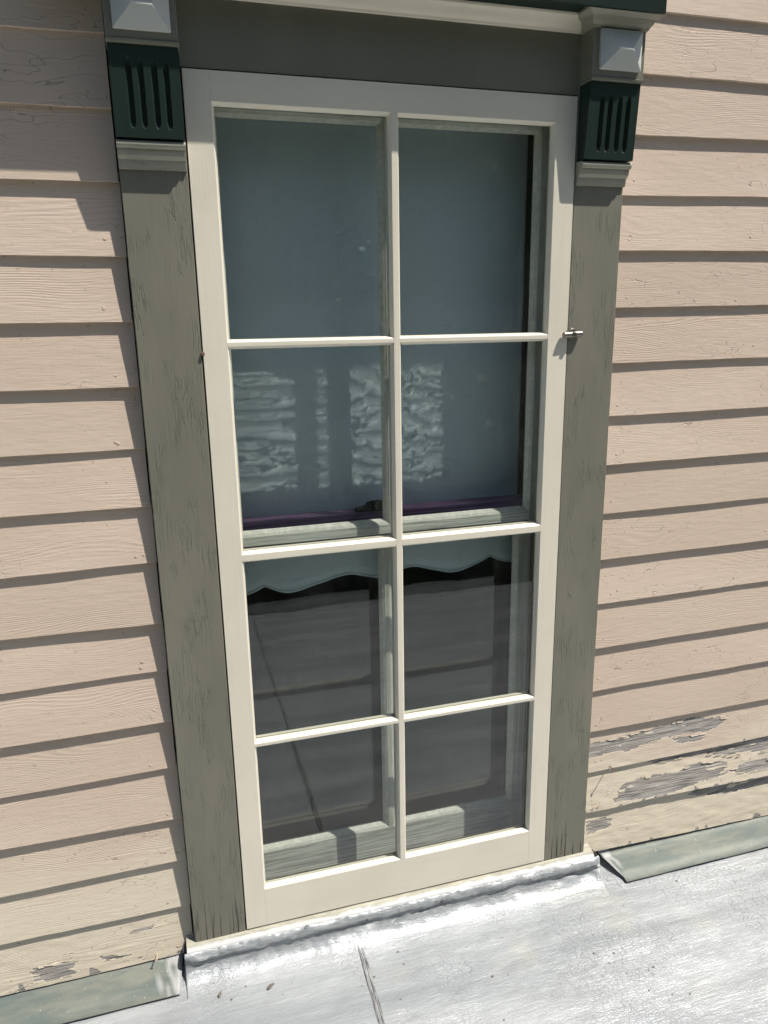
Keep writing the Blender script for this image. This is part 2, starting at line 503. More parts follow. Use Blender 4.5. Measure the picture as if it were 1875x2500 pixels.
# standing seam running out from the wall
def seam():
    v = []; f = []
    prof = [(-0.013, 0.0004), (-0.009, 0.0024), (-0.005, 0.0030), (-0.002, 0.0008), (0.0, -0.0014), (0.002, 0.0016), (0.005, 0.0024), (0.008, 0.0012), (0.012, 0.0003)]
    ys = [-0.024 - 0.006 * i for i in range(165)] + [-1.1, -1.4, -2.0, -2.6, -3.2]
    for y in ys:
        cx = 0.268 + 0.03 * max(0, -y - 0.12) * 0.8 + 0.0025 * nz(0.3, y * 14, 3)
        for i, (dx, dz) in enumerate(prof):
            x = cx + dx * 0.62 * (1 + 0.3 * nz(i, y * 20, 1))
            v.append((x, y, roof_z(x, y) + dz * (1.0 + 0.5 * nz(i * 3, y * 30, 6)) + 0.0003))
    n = len(prof)
    for j in range(len(ys) - 1):
        for i in range(n - 1):
            a = j * n + i
            f.append((a, a + n, a + n + 1, a + 1))
    o = mesh_ob('seam', v, f, 'seam', roof, smooth=True)
    o['label'] = 'raised seam in the silver roof coating running out from the wall'
seam()

# ------------------------------------------------------------------ clapboard wall
wall = empty('clapboard_wall', (0.4, 0.05, -0.05), 'pinkish tan clapboard house wall around the tall window, peeling along its foot', 'wall')
YB = 0.018
left_z = [(2.166, 2.168), (2.046, 2.047), (1.9227, 1.925), (1.8039, 1.804), (1.681, 1.681), (1.554, 1.551), (1.434, 1.432), (1.310, 1.309), (1.187, 1.186), (1.068, 1.067), (0.943, 0.947), (0.815, 0.809), (0.697, 0.699), (0.575, 0.576), (0.457, 0.461), (0.333, 0.328), (0.214, 0.216), (0.091, 0.088), (-0.044, -0.044)]
right_z = [(2.296, 2.297), (2.175, 2.176), (2.053, 2.053), (1.932, 1.933), (1.811, 1.817), (1.688, 1.695), (1.572, 1.574), (1.447, 1.449), (1.321, 1.323), (1.197, 1.198), (1.0785, 1.080), (0.955, 0.957), (0.837, 0.838), (0.717, 0.719), (0.595, 0.597), (0.473, 0.475), (0.353, 0.354), (0.228, 0.230), (0.103, 0.101), (-0.030, -0.040)]
PATCH = {
 'R2': [[(0.90, 0.31), (0.99, 0.313), (1.068, 0.318), (1.148, 0.325), (1.214, 0.328), (1.265, 0.336), (1.304, 0.324), (1.368, 0.32), (1.375, 0.301), (1.313, 0.283), (1.255, 0.288), (1.197, 0.289), (1.162, 0.288), (1.097, 0.276), (1.052, 0.27), (0.992, 0.276), (0.90, 0.268)],
        [(1.195, 0.287), (1.25, 0.279), (1.314, 0.28), (1.305, 0.264), (1.252, 0.261), (1.221, 0.265)]],
 'R1': [[(1.019, 0.118), (1.041, 0.143), (1.057, 0.17), (1.12, 0.174), (1.156, 0.177), (1.227, 0.167), (1.255, 0.18), (1.313, 0.186), (1.385, 0.174), (1.399, 0.151), (1.368, 0.131), (1.293, 0.128), (1.235, 0.114), (1.188, 0.109), (1.125, 0.112)],
        [(1.4, 0.143), (1.47, 0.158), (1.64, 0.151), (1.70, 0.121), (1.458, 0.123)],
        [(1.11, 0.24), (1.177, 0.24), (1.32, 0.24), (1.70, 0.24), (1.70, 0.178), (1.422, 0.185), (1.31, 0.212), (1.184, 0.212), (1.158, 0.209), (1.127, 0.218)]],
 'R0': [[(0.943, 0.066), (0.986, 0.071), (1.032, 0.063), (1.021, 0.037), (0.989, 0.032), (0.945, 0.027)],
        [(1.278, 0.09), (1.35, 0.11), (1.70, 0.11), (1.70, 0.065), (1.41, 0.059), (1.276, 0.077)]],
 'L0': [[(-0.475, 0.007), (-0.441, 0.008), (-0.4, -0.0), (-0.4, -0.034), (-0.446, -0.033), (-0.481, -0.027)],
        [(-0.336, -0.001), (-0.291, -0.008), (-0.274, -0.018), (-0.32, -0.017), (-0.332, -0.012)],
        [(-0.259, 0.039), (-0.247, 0.047), (-0.2, 0.047), (-0.199, 0.043), (-0.23, 0.039)]],
}
def inside(px, pz, poly):
    c = False
    j = len(poly) - 1
    for i in range(len(poly)):
        xi, zi = poly[i]; xj, zj = poly[j]
        if (zi > pz) != (zj > pz) and px < (xj - xi) * (pz - zi) / (zj - zi) + xi:
            c = not c
        j = i
    return c
nail_me = None
def nail_mesh():
    global nail_me
    if nail_me is None:
        m = MB()
        rings = [(0.0034, 0.0), (0.0032, -0.0005), (0.0020, -0.0009)]
        v = []
        for r, y in rings:
            for i in range(8):
                t = i * math.pi / 4
                v.append((r * math.cos(t), y, r * math.sin(t)))
        f = [tuple(range(16, 24))]
        for k in range(2):
            for i in range(8):
                j = (i + 1) % 8
                f.append((k * 8 + i, k * 8 + j, k * 8 + 8 + j, k * 8 + 8 + i))
        me = bpy.data.meshes.new('nail')
        me.from_pydata(v, [], f)
        me.polygons.foreach_set('use_smooth', [True] * len(f))
        me.materials.append(MAT['nail'])
        nail_me = me
    return nail_me
def clapboard(idx, side, za, zb, za_up, zb_up, x0, x1, xa, xb):
    """za at xa, zb at xb: butt height; *_up: butt of the board above"""
    key = {('R', len(right_z) - 1): 'R0', ('R', len(right_z) - 2): 'R1', ('R', len(right_z) - 3): 'R2', ('L', len(left_z) - 1): 'L0'}.get((side, idx))
    if key:
        f0, f1 = (x0, 1.75) if side == 'R' else (-0.75, x1)
        n = int((f1 - f0) / 0.0026)
        xs = [f0 + (f1 - f0) * i / n for i in range(n + 1)]
        xs = ([x0, (x0 + f0) / 2] + xs) if side == 'L' else (xs + [(x1 + f1) / 2, x1])
        nzr = 46
    else:
        n = 60
        xs = [x0 + (x1 - x0) * i / n for i in range(n + 1)]
        nzr = 3
    seed = idx * 3.7 + (50 if side == 'R' else 0)
    v = []; f = []; bare = []
    dy0 = random.uniform(-0.0012, 0.0012)
    for x in xs:
        t = (x - xa) / (xb - xa)
        zl = za + (zb - za) * t + 0.0009 * nz(x * 9, seed, 0) + 0.0005 * nz(x * 40, seed, 5)
        zu = za_up + (zb_up - za_up) * t
        top = zu + 0.02
        yb = YB + dy0 + 0.0012 * nz(x * 4, seed, 9)
        lift = 0.0
        if key == 'R1':
            lift = 0.006 * min(1, max(0, (x - 0.95) / 0.5))
            zl += 0.003 * math.sin(max(0, min(1, (x - 1.0) / 0.5)) * math.pi)
        th = 0.0115
        H = zu - zl
        # back bottom, front bottom, then up the face
        v.append((x, yb - lift + th, zl + 0.0012)); bare.append(0.0)
        v.append((x, yb - lift + 0.0008, zl)); bare.append(0.0)
        for k in range(nzr):
            s = k / (nzr - 1)
            z = zl + 0.0008 + (top - zl - 0.0008) * s
            y = yb - lift * (1 - s) + 0.0105 * (z - zl) / H
            b = 0.0
            if key:
                jx = x + 0.022 * nz(x * 14, z * 170, seed) + 0.008 * nz(x * 70, z * 330, seed)
                jz = z + 0.0035 * nz(x * 45, z * 110, seed + 3) + 0.002 * nz(x * 170, z * 330, seed + 5)
                for poly in PATCH[key]:
                    if inside(jx, jz, poly):
                        b = 1.0 if nz(x * 11, z * 130, seed + 6) + 0.7 * nz(x * 28, z * 45, seed + 2) > -0.60 else 0.0
                        break
                if not b:
                    # small losses along the lower edge
                    e = (z - zl) / 0.018
                    if e < 1 and nz(x * 38, z * 40, seed + 8) > 0.30 + 0.35 * e:
                        b = 1.0
                y += 0.0008 * b
                y += (0.0011 if key == 'R1' or key == 'R0' else 0.0006) * nz(x * 22, z * 60, seed + 1)
            v.append((x, y, z)); bare.append(b)
        v.append((x, yb + 0.030, top)); bare.append(0.0)
    m = nzr + 3
    for i in range(len(xs) - 1):
        for k in range(m - 1):
            a = i * m + k
            f.append((a, a + m, a + m + 1, a + 1))
    f.append(tuple(range(m))); f.append(tuple((len(xs) - 1) * m + k for k in range(m - 1, -1, -1)))
    o = mesh_ob('clapboard', v, f, 'siding', wall)
    at = o.data.attributes.new('bare', 'FLOAT', 'POINT')
    at.data.foreach_set('value', bare)
    if key in ('R0', 'R1', 'R2'):
        o['label'] = {'R2': 'cream weathered clapboard with a long grey streak of bare wood', 'R1': 'curling clapboard with a broad patch of bare grey wood, second from the flashing', 'R0': 'lowest right clapboard, bare and cracked at its ends'}[key]
    elif key == 'L0':
        o['label'] = 'lowest left clapboard with small grey patches where paint is gone'
    if key:
        m = MB()
        rf = random.Random(idx + 5)
        for poly in PATCH[key]:
            cxp = sum(p[0] for p in poly) / len(poly); czp = sum(p[1] for p in poly) / len(poly)
            for (ax_, az_), (bx_, bz_) in zip(poly, poly[1:] + poly[:1]):
                L = math.hypot(bx_ - ax_, bz_ - az_)
                for q in range(max(1, int(L / 0.016))):
                    if rf.random() < 0.6:
                        continue
                    t = rf.random()
                    px, pz = ax_ + (bx_ - ax_) * t, az_ + (bz_ - az_) * t
                    if px < x0 + 0.01 or pz < zb + 0.008 or pz > zb_up - 0.012:
                        continue
                    wd = rf.uniform(0.012, 0.036); ht = rf.uniform(0.003, 0.007); lf = rf.uniform(0.0003, 0.0012)
                    sg = 1 if czp > pz else -1
                    yy = YB + dy0 + 0.0105 * (pz - zb) / 0.1235 - (0.006 * min(1, max(0, (px - 0.95) / 0.5)) if key == 'R1' else 0.0)
                    n0 = 4
                    vv = []
                    for row in range(3):
                        sr = row / 2
                        for c_ in range(n0):
                            u = (c_ / (n0 - 1) - 0.5) * wd * (1 - 0.35 * sr)
                            vv.append((px + u + 0.002 * sr * rf.uniform(-1, 1), yy - 0.0003 - lf * sr * sr, pz + sg * ht * (sr - 0.5) * (1 + 0.25 * rf.uniform(-1, 1))))
                    ff = []
                    for row in range(2):
                        for c_ in range(n0 - 1):
                            a_ = row * n0 + c_
                            ff.append((a_, a_ + 1, a_ + n0 + 1, a_ + n0))
                    m.add(vv, ff)
        fo = m.ob('paint_flakes', 'siding', o)
        fo.modifiers.new('solid', 'SOLIDIFY').thickness = 0.0004
        fo['kind'] = 'stuff'
    # nail heads near the casing
    ends = [x1 - random.uniform(0.030, 0.055)] if side == 'L' else [x0 + random.uniform(0.02, 0.045)]
    if random.random() < 0.45:
        ends.append(ends[0] + random.uniform(-0.02, 0.02))
    ends.append(-0.62 + random.uniform(-0.1, 0.1) if side == 'L' else 1.36 + random.uniform(-0.1, 0.12))
    for nx in ends:
        t = (nx - xa) / (xb - xa)
        zl = za + (zb - za) * t
        hz = random.uniform(0.012, 0.034)
        q = bpy.data.objects.new('nail', nail_mesh())
        q.location = (nx, YB + dy0 + 0.0105 * hz / 0.1235 + 0.0004 - (0.005 if key == 'R1' else 0.0), zl + hz)
        q.rotation_euler = (0, random.uniform(0, 3), 0)
        link(q, o)
for i in range(1, len(left_z)):
    a, b = left_z[i]; ua, ub = left_z[i - 1]
    clapboard(i, 'L', a, b, ua, ub, -1.7, -0.1265 + random.uniform(-0.0015, 0.001), -0.45, -0.125)
for i in range(1, len(right_z)):
    a, b = right_z[i]; ua, ub = right_z[i - 1]
    clapboard(i, 'R', a, b, ua, ub, 0.9275 + random.uniform(-0.001, 0.0015), 2.7, 0.935, 1.35)
# boarding behind the clapboards, with the window opening left free
MB().box(-1.7, -0.03, 0.0505, 0.16, -0.075, 2.33).ob('sheathing', 'sheath', wall)
MB().box(0.83, 2.7, 0.0505, 0.16, -0.075, 2.33).ob('sheathing', 'sheath', wall)
MB().box(-0.03, 0.83, 0.0505, 0.16, 1.875, 2.33).ob('sheathing', 'sheath', wall)
MB().box(-0.03, 0.83, 0.0505, 0.16, -0.075, -0.012).ob('sheathing', 'sheath', wall)
# one nail that has worked loose, and a lifting paint flake
ln = MB().cyl((1.001, 0.020, 0.236), (0.9925, -0.010, 0.246), 0.0013, 8)
ln.cyl((0.9925, -0.010, 0.246), (0.9922, -0.0112, 0.2464), 0.0036, 10)
o = ln.ob('nail', 'rust', wall); o['label'] = 'loose nail standing out of the weathered siding'
ln = MB().cyl((-0.212, 0.02, -0.03), (-0.2135, -0.004, -0.024), 0.0012, 8)
ln.cyl((-0.2135, -0.004, -0.024), (-0.2136, -0.0052, -0.0237), 0.0032, 10)
o = ln.ob('nail', 'nail', wall)
# ------------------------------------------------------------------ flashings
def flashing(x0, x1, label, cut_left, group):
    v = []; f = []; bare = []
    xs = []
    n = 130
    for i in range(n + 1):
        xs.append(x0 + (x1 - x0) * i / n)
    prof = [(0.034, 0.06, 0), (0.030, -0.030, 0), (0.026, -0.046, 0), (0.014, -0.0535, 0), (-0.004, -0.0575, 0), (-0.030, -0.0660, 0), (-0.062, -0.0775, 0), (-0.0623, -0.0790, 0)]
    fr = [0, .2, .3, .42, .55, .75, 1, 1]
    for x in xs:
        for (y, z, _), s in zip(prof, fr):
            xx = x
            e0 = abs(x - (x0 if cut_left else x1))
            if e0 < 0.05:   # slanted cut at the window end
                xx = x + (1 if cut_left else -0.25) * 0.055 * s * (1 - e0 / 0.05)
            w_ = 0.0022 * nz(x * 7, s * 3, 1.0 if cut_left else 4.0) * s
            lift = 0.003 * max(0, nz(x * 5, 2, 3)) * (s > 0.9)
            v.append((xx, y, z + w_ + lift))
            e = e0 * 18 + 0.9 * nz(x * 60, s * 7, 2)
            p = 1.0 if e < 0.62 else 0.0
            bare.append(p)
    m = len(prof)
    for i in range(n):
        for k in range(m - 1):
            a = i * m + k
            f.append((a, a + m, a + m + 1, a + 1))
    o = mesh_ob('flashing', v, f, 'flash', None, smooth=True)
    at = o.data.attributes.new('bare', 'FLOAT', 'POINT')
    at.data.foreach_set('value', bare)
    sm = o.modifiers.new('solid', 'SOLIDIFY'); sm.thickness = 0.0012; sm.offset = 0
    tag(o, label, 'flashing', group)
flashing(-1.7, -0.150, 'dull grey metal flashing strip under the siding left of the window', False, 'roof flashings')
flashing(0.972, 2.7, 'dull greenish metal flashing strip under the siding right of the window', True, 'roof flashings')

# ------------------------------------------------------------------ the sash window with its surround
win = empty('sash_window', (0.4, 0.0, -0.02), 'old double hung window with grey-green casing, carved brackets and dark green cap', 'window')
def casing(x0, x1, z0, z1):
    v = []; f = []
    n = 70
    for i in range(n + 1):
        z = z0 + (z1 - z0) * i / n
        rag = 0.0
        if z < 0.12:
            rag = 0.0025 * (1 - z / 0.12)
        a = x0 + 0.0008 * nz(1, z * 14, x0) + rag * nz(4, z * 60, x0)
        b = x1 + 0.0008 * nz(2, z * 14, x1) + rag * nz(5, z * 60, x1)
        v += [(a, 0.05, z), (a, 0.0015, z), (a + 0.0015, 0.0, z), (b - 0.0015, 0.0, z), (b, 0.0015, z), (b, 0.05, z)]
    for i in range(n):
        for k in range(6):
            j = (k + 1) % 6
            f.append((i * 6 + k, i * 6 + j, i * 6 + 6 + j, i * 6 + 6 + k))
    f.append((5, 4, 3, 2, 1, 0)); f.append(tuple(n * 6 + k for k in range(6)))
    return mesh_ob('casing', v, f, 'casing', win)
casing(-0.1235, -0.0030, -0.0060, 1.985)
casing(0.8015, 0.9220, -0.0060, 1.985)
box('head_board', 'casing_flat', win, -0.0028, 0.8013, 0.001, 0.05, 1.8755, 2.02)

def bracket(x0, x1, label):
    b = bpy.data.objects.new('bracket', None)
    b.location = ((x0 + x1) / 2, 0, 1.70)
    link(b, win)
    b.location = ((x0 + x1) / 2, 0, 1.70)
    b['label'] = label
    inv = Matrix.Translation(b.location)
    def adopt(o):
        o.parent = b
        o.matrix_parent_inverse = (Matrix.Translation(win.location) @ Matrix.Translation(-win.location) @ inv).inverted()
        return o
    # base moulding: roll, cove and fillet
    prof = [(0.0, 1.747), (-0.020, 1.7465)]
    for i in range(7):
        t = math.radians(70 - 180 * i / 6)
        prof.append((-0.0205 - 0.0068 * math.cos(t), 1.7395 + 0.0068 * math.sin(t)))
    prof += [(-0.019, 1.7300), (-0.017, 1.7220), (-0.009, 1.7165), (-0.0085, 1.7090), (-0.0065, 1.7060), (-0.0060, 1.7010), (0.0, 1.7010)]
    m = MB().prism([p for p in prof][::-1], x0, x1)
    adopt(m.ob('base_moulding', 'trim', None, bevel=0.0005, seg=1))
    # fluted block, leaning outwards to the top, with four gouged flutes
    zb, zt = 1.7485, 1.892
    yb_, yt = -0.030, -0.042
    fl = [0.265, 0.435, 0.625, 0.80]
    nx_, nz_ = 96, 60
    v = []; f = []
    for j in range(nz_ + 1):
        s = j / nz_
        for i in range(nx_ + 1):
            u = i / nx_
            x = x0 + 0.001 + (x1 - x0 - 0.002) * u
            d = 0.0
            for c in fl:
                cu = abs(u - c) / 0.043
                if 0.10 < s < 0.86:
                    en = min(1, (s - 0.10) / 0.07, (0.86 - s) / 0.10)
                    en = math.sqrt(max(0, en))
                    if cu < en:
                        d = max(d, 0.0075 * en * math.sqrt(max(0, 1 - (cu / max(en, 1e-4)) ** 2)))
            v.append((x, yb_ + (yt - yb_) * s + d, zb + (zt - zb) * s))
    W = nx_ + 1
    for j in range(nz_):
        for i in range(nx_):
            a = j * W + i
            f.append((a, a + 1, a + 1 + W, a + W))
    k = len(v)
    xa, xb = x0 + 0.001, x1 - 0.001
    v += [(xa, 0.0, zb), (xb, 0.0, zb), (xb, 0.0, zt), (xa, 0.0, zt)]
    tl, tr = nz_ * W, nz_ * W + nx_
    f += [(0, tl, k + 3, k), (nx_, k + 1, k + 2, tr), (0, k, k + 1, nx_), (tl, tr, k + 2, k + 3)]
    adopt(mesh_ob('fluted_block', v, f, 'green', None))
    # fillet and plinth block
    m = MB().prism([(0.0, 1.8925), (-0.0485, 1.8925), (-0.0500, 1.8985), (0.0, 1.8985)][::-1], x0 - 0.0008, x1 + 0.0008)
    adopt(m.ob('fillet', 'casing_flat', None, bevel=0.0008, seg=1))
    adopt(MB().box(x0, x1, -0.0475, 0.0, 1.8988, 2.012).ob('corner_block', 'casing_flat', None, bevel=0.001))
    # raised faceted block
    px0, px1, pz0, pz1 = x0 + 0.0135, x1 - 0.0115, 1.9115, 1.984
    cx0, cx1, cz0, cz1 = px0 + 0.033, px1 - 0.028, 1.944, 1.951
    v = [(px0, -0.047, pz0), (px1, -0.047, pz0), (px1, -0.047, pz1), (px0, -0.047, pz1),
         (px0, -0.0545, pz0), (px1, -0.0545, pz0), (px1, -0.0545, pz1), (px0, -0.0545, pz1),
         (cx0, -0.070, cz0), (cx1, -0.070, cz0), (cx1, -0.070, cz1), (cx0, -0.070, cz1)]
    f = [(0, 1, 5, 4), (1, 2, 6, 5), (2, 3, 7, 6), (3, 0, 4, 7), (4, 5, 9, 8), (5, 6, 10, 9), (6, 7, 11, 10), (7, 4, 8, 11), (8, 9, 10, 11), (3, 2, 1, 0)]
    adopt(mesh_ob('faceted_block', v, f, 'block', None, bevel=0.0006, seg=1))
    # moulding wrapped round the top of the block
    prof = [(0.000, 1.9865), (0.0035, 1.9870), (0.0045, 1.9905), (0.009, 1.9960), (0.0135, 2.0040), (0.0215, 2.0080), (0.0260, 2.0115), (0.0260, 2.0165)]
    ring = []
    for off, z in prof:
        ring.append([(x0 - off, 0.0, z), (x0 - off, -0.0475 - off, z), (x1 + off, -0.0475 - off, z), (x1 + off, 0.0, z)])
    v = [p for r in ring for p in r]
    f = []
    for k in range(len(prof) - 1):
        for i in range(3):
            a = k * 4 + i
            f.append((a, a + 1, a + 5, a + 4))
    L = (len(prof) - 1) * 4
    f.append((L, L + 1, L + 2, L + 3))
    f.append((3, 2, 1, 0))
    adopt(mesh_ob('cap_moulding', v, f, 'shadowed_trim', None))
bracket(-0.1235, -0.0040, 'left bracket with fluted dark green block, catching sun on its flutes')
bracket(0.8040, 0.9225, 'right bracket with fluted dark green block, mostly in shadow')

# crown moulding between the brackets
prof = [(0.0009, 1.9885), (-0.004, 1.9885), (-0.0055, 1.9925), (-0.0085, 1.9945), (-0.014, 1.9985), (-0.018, 2.0060), (-0.026, 2.0115), (-0.0275, 2.0165), (0.0009, 2.0165)]
MB().prism(prof[::-1], 0.0005, 0.7995).ob('crown_moulding', 'crown', win, bevel=0.0006, seg=1)
# cap
prof = [(0.04, 2.0170), (-0.079, 2.0170), (-0.081, 2.0065), (-0.091, 2.0050), (-0.092, 2.060), (-0.098, 2.072), (-0.102, 2.090), (0.04, 2.125)]
MB().prism(prof[::-1], -0.262, 0.9360).ob('cap', 'cap', win, bevel=0.001)

# sill under the storm window, coated over with roof silver towards its nose
def sill():
    prof = [(0.055, 0.0120), (0.006, -0.0030), (-0.006, -0.0060), (-0.015, -0.0150), (-0.0175, -0.0200)]
    v = []; f = []
    n = 160
    x0, x1 = -0.143, 0.948
    for i in range(n + 1):
        x = x0 + (x1 - x0) * i / n
        for y, z in prof:
            v.append((x, y, z + 0.0008 * nz(x * 20, y * 50, 2)))
        v.append((x, -0.0155, -0.05)); v.append((x, 0.055, -0.05))
    m = len(prof) + 2
    for i in range(n):
        for k in range(m):
            j = (k + 1) % m
            f.append((i * m + k, i * m + j, i * m + m + j, i * m + m + k))
    f.append(tuple(range(m - 1, -1, -1))); f.append(tuple(n * m + k for k in range(m)))
    return mesh_ob('sill', v, f, 'sill', win)
def sill_mat():
    n = N('sill_paint')
    y = n.sep()[1]
    g = n.noise(n.map((18, 90, 90)), 1.0, 4)
    c = n.mix(n.ramp(g, 0.35, 0.65), (0.30, 0.29, 0.235), (0.40, 0.385, 0.315))
    sv = n.ramp(n.math('ADD', y, n.math('MULTIPLY', n.noise(n.map((30, 60, 60)), 1.0, 4), 0.014)), -0.0035, 0.0005, 1.0, 0.0)
    c = n.mix(sv, c, (0.5, 0.51, 0.51))
    ch = n.ramp(n.noise(n.map((40, 80, 80)), 1.0, 4), 0.74, 0.78)
    c = n.mix(ch, c, (0.75, 0.74, 0.66))
    return n.pbr(c, 0.55, n.bump(g, 0.5, 0.002), spec=0.35)
MAT['sill'] = sill_mat()
sill()
# silver coated upstand between sill and roof: lip, shadowed cove and fillet
def upstand():
    prof = [(-0.0150, -0.0165), (-0.0205, -0.0200), (-0.0245, -0.0300), (-0.0255, -0.0365), (-0.0215, -0.0410), (-0.0185, -0.0470), (-0.0195, -0.0540), (-0.0235, -0.0630), (-0.0300, -0.0710), (-0.0390, -0.0770), (-0.0500, -0.0810), (-0.0640, -0.0840), (-0.0800, -0.0870)]
    v = []; f = []
    n = 360
    x0, x1 = -0.150, 0.962
    for i in range(n + 1):
        x = x0 + (x1 - x0) * i / n
        for k, (y, z) in enumerate(prof):
            s = k / (len(prof) - 1)
            en = 1.0 + 2.2 * math.exp(-min(abs(x - x0), abs(x - x1)) / 0.03)
            a = (0.0042 if 1 <= k <= 8 else 0.0012) * en
            if k >= 6:      # the fillet runs out unevenly onto the roof
                y -= (k - 5) * (0.0012 + 0.0030 * nz(x * 5.5, 3, 3) + 0.0012 * nz(x * 17, 8, 3))
            dy = a * nz(x * 19, k * 0.8, 3) + 0.0016 * nz(x * 70, k * 2.3, 7)
            dz = a * 0.8 * nz(x * 17, k * 1.1, 11) + 0.0013 * nz(x * 75, k * 2.1, 17)
            if k >= 9:
                z = roof_z(x, y + dy) + (0.0032, 0.0014, 0.0005, -0.0012)[k - 9]
                dz = 0
            if k == 0:
                dz += 0.0016 * nz(x * 45, 1, 2)
            v.append((x, y + dy, z + dz))
    m = len(prof)
    for i in range(n):
        for k in range(m - 1):
            a = i * m + k
            f.append((a, a + m, a + m + 1, a + 1))
    k0 = len(v)
    for e, base in ((0, 0), (1, n * m)):
        xe = x0 if e == 0 else x1
        v.append((xe, 0.02, -0.02)); v.append((xe, 0.02, -0.09))
        idx = [base + k for k in range(m)] + [len(v) - 1, len(v) - 2]
        f.append(tuple(idx if e == 0 else idx[::-1]))
    o = mesh_ob('coated_upstand', v, f, 'edge', roof, smooth=True)
    o.data.materials.append(MAT['roof'])
    for i, pl in enumerate(o.data.polygons):
        if i % (m - 1) >= 7 and i < n * (m - 1):
            pl.material_index = 1
    o['label'] = 'silver coated ridge where the roof turns up against the window sill'
upstand()

# jambs, stops
for x0, x1 in ((-0.028, 0.014), (0.786, 0.828)):
    MB().box(x0, x1, 0.0505, 0.16, -0.01, 1.874).ob('jamb', 'jamb', win)
MB().box(0.014, 0.786, 0.0505, 0.16, 1.846, 1.874).ob('head_jamb', 'jamb', win)
for x0, x1 in ((-0.0028, 0.020), (0.780, 0.8013)):
    MB().box(x0, x1, 0.028, 0.0505, 0.014, 1.874).ob('blind_stop', 'jamb', win)
MB().box(0.020, 0.780, 0.028, 0.0505, 1.842, 1.874).ob('blind_stop', 'jamb', win)
MB().prism([(0.0555, 0.0125), (0.16, 0.030), (0.16, -0.02), (0.0555, -0.02)], 0.014, 0.786).ob('inner_sill', 'sillin', win)

def ring_bead(name, mat, parent, x0, x1, z0, z1, w_, yf, yg):
    """mitred bevel round an opening: outer edge at (x0..z1, yf), inner edge inset by w_ at yg"""
    v = []
    for (ins, y) in ((0, yf), (w_ * 0.45, yf + (yg - yf) * 0.22), (w_, yg), (w_, yg + 0.002), (0, yg + 0.002)):
        v += [(x0 + ins, y, z0 + ins), (x1 - ins, y, z0 + ins), (x1 - ins, y, z1 - ins), (x0 + ins, y, z1 - ins)]
    f = []
    for k in range(5):
        for i in range(4):
            j = (i + 1) % 4
            k2 = (k + 1) % 5
            f.append((k * 4 + i, k * 4 + j, k2 * 4 + j, k2 * 4 + i))
    o = mesh_ob(name, v, f, mat, parent)
    return o

CASTERS = []
def wavy_pane(x0, x1, z0, z1, y, seed, parent):
    st = 0.0036
    nx_ = int((x1 - x0) / st); nz_ = int((z1 - z0) / st)
    v = []; f = []
    for s, off in ((0, 0.0), (1, 0.003)):
        for j in range(nz_ + 1):
            for i in range(nx_ + 1):
                x = x0 + (x1 - x0) * i / nx_; z = z0 + (z1 - z0) * j / nz_
                d = 0.0
                if s == 0:
                    if seed < 2:
                        d = WAVE * 1.15 * (nz(x * 5.0, z * 46.0, seed) + 0.13 * nz(x * 36, z * 62, seed + 9) + 0.02 * nz(x * 120, z * 120, seed + 4))
                    else:
                        d = WAVE * (nz(x * 22.0, z * 38.0, seed) + 0.25 * nz(x * 52, z * 52, seed + 9) + 0.03 * nz(x * 120, z * 120, seed + 4))
                v.append((x, y + off + d, z))
    W = nx_ + 1; K = W * (nz_ + 1)
    for j in range(nz_):
        for i in range(nx_):
            a = j * W + i
            f.append((a, a + 1, a + 1 + W, a + W))
            f.append((K + a, K + a + W, K + a + 1 + W, K + a + 1))
    o = mesh_ob('pane', v, f, 'old_glass', parent, smooth=True)
    o.cycles.is_caustics_caster = True
    CASTERS.append(o)
    return o
WAVE = 0.000075

def sash(name, label, yf, z_open0, z_open1, z_bot, z_top, real_glass):
    s = bpy.data.objects.new(name, None)
    link(s, win)
    s['label'] = label
    s.matrix_parent_inverse = Matrix.Identity(4)
    s.location = -win.location + Vector((0.4, yf, z_bot)) if False else Vector((0, 0, 0))
    s.matrix_parent_inverse = Matrix.Translation(win.location).inverted()
    def ad(o):
        o.parent = s
        o.matrix_parent_inverse = Matrix.Identity(4)
        return o
    yb = yf + 0.034
    xo0, xo1 = 0.049, 0.751
    bw = 0.011                      # putty bevel
    zo0, zo1 = z_open0 - bw, z_open1 + bw
    ad(box('stile', 'sash_v', None, 0.0155, xo0, yf, yb, z_bot, z_top))
    ad(box('stile', 'sash_v', None, xo1, 0.7845, yf, yb, z_bot, z_top))
    ad(box('bottom_rail', 'sash', None, xo0, xo1, yf, yb, z_bot, zo0))
    ad(box('top_rail', 'sash', None, xo0, xo1, yf, yb, zo1, z_top))
    ad(box('muntin', 'sash_v', None, 0.3935, 0.4065, yf, yb, zo0, zo1))
    yg = yf + 0.013
    for i, (a, b) in enumerate(((xo0, 0.3935), (0.4065, xo1))):
        ad(ring_bead('putty', 'putty', None, a, b, zo0, zo1, bw, yf + 0.0008, yg))
        if real_glass:
            ad(wavy_pane(a + 0.004, b - 0.004, zo0 + 0.004, zo1 - 0.004, yg + 0.0025, i * 3 + 1, None))
        else:
            ad(MB().box(a + 0.004, b - 0.004, yg + 0.0025, yg + 0.0055, zo0 + 0.004, zo1 - 0.004).ob('pane', 'glass', None))
    return s, ad
up, ad_up = sash('upper_sash', 'upper sash with wavy old glass in two lights', 0.058, 0.9815, 1.8130, 0.948, 1.845, True)
low, ad_low = sash('lower_sash', 'lower sash standing behind the upper one', 0.108, 0.1300, 0.930, 0.036, 0.9880, False)
ad_up(MB().box(0.049, 0.751, 0.0615, 0.0915, 0.936, 0.9478).ob('rail_groove_shadow', 'jamb', None))  # recessed strip under the meeting rail, dark colour stands in for groove shadow
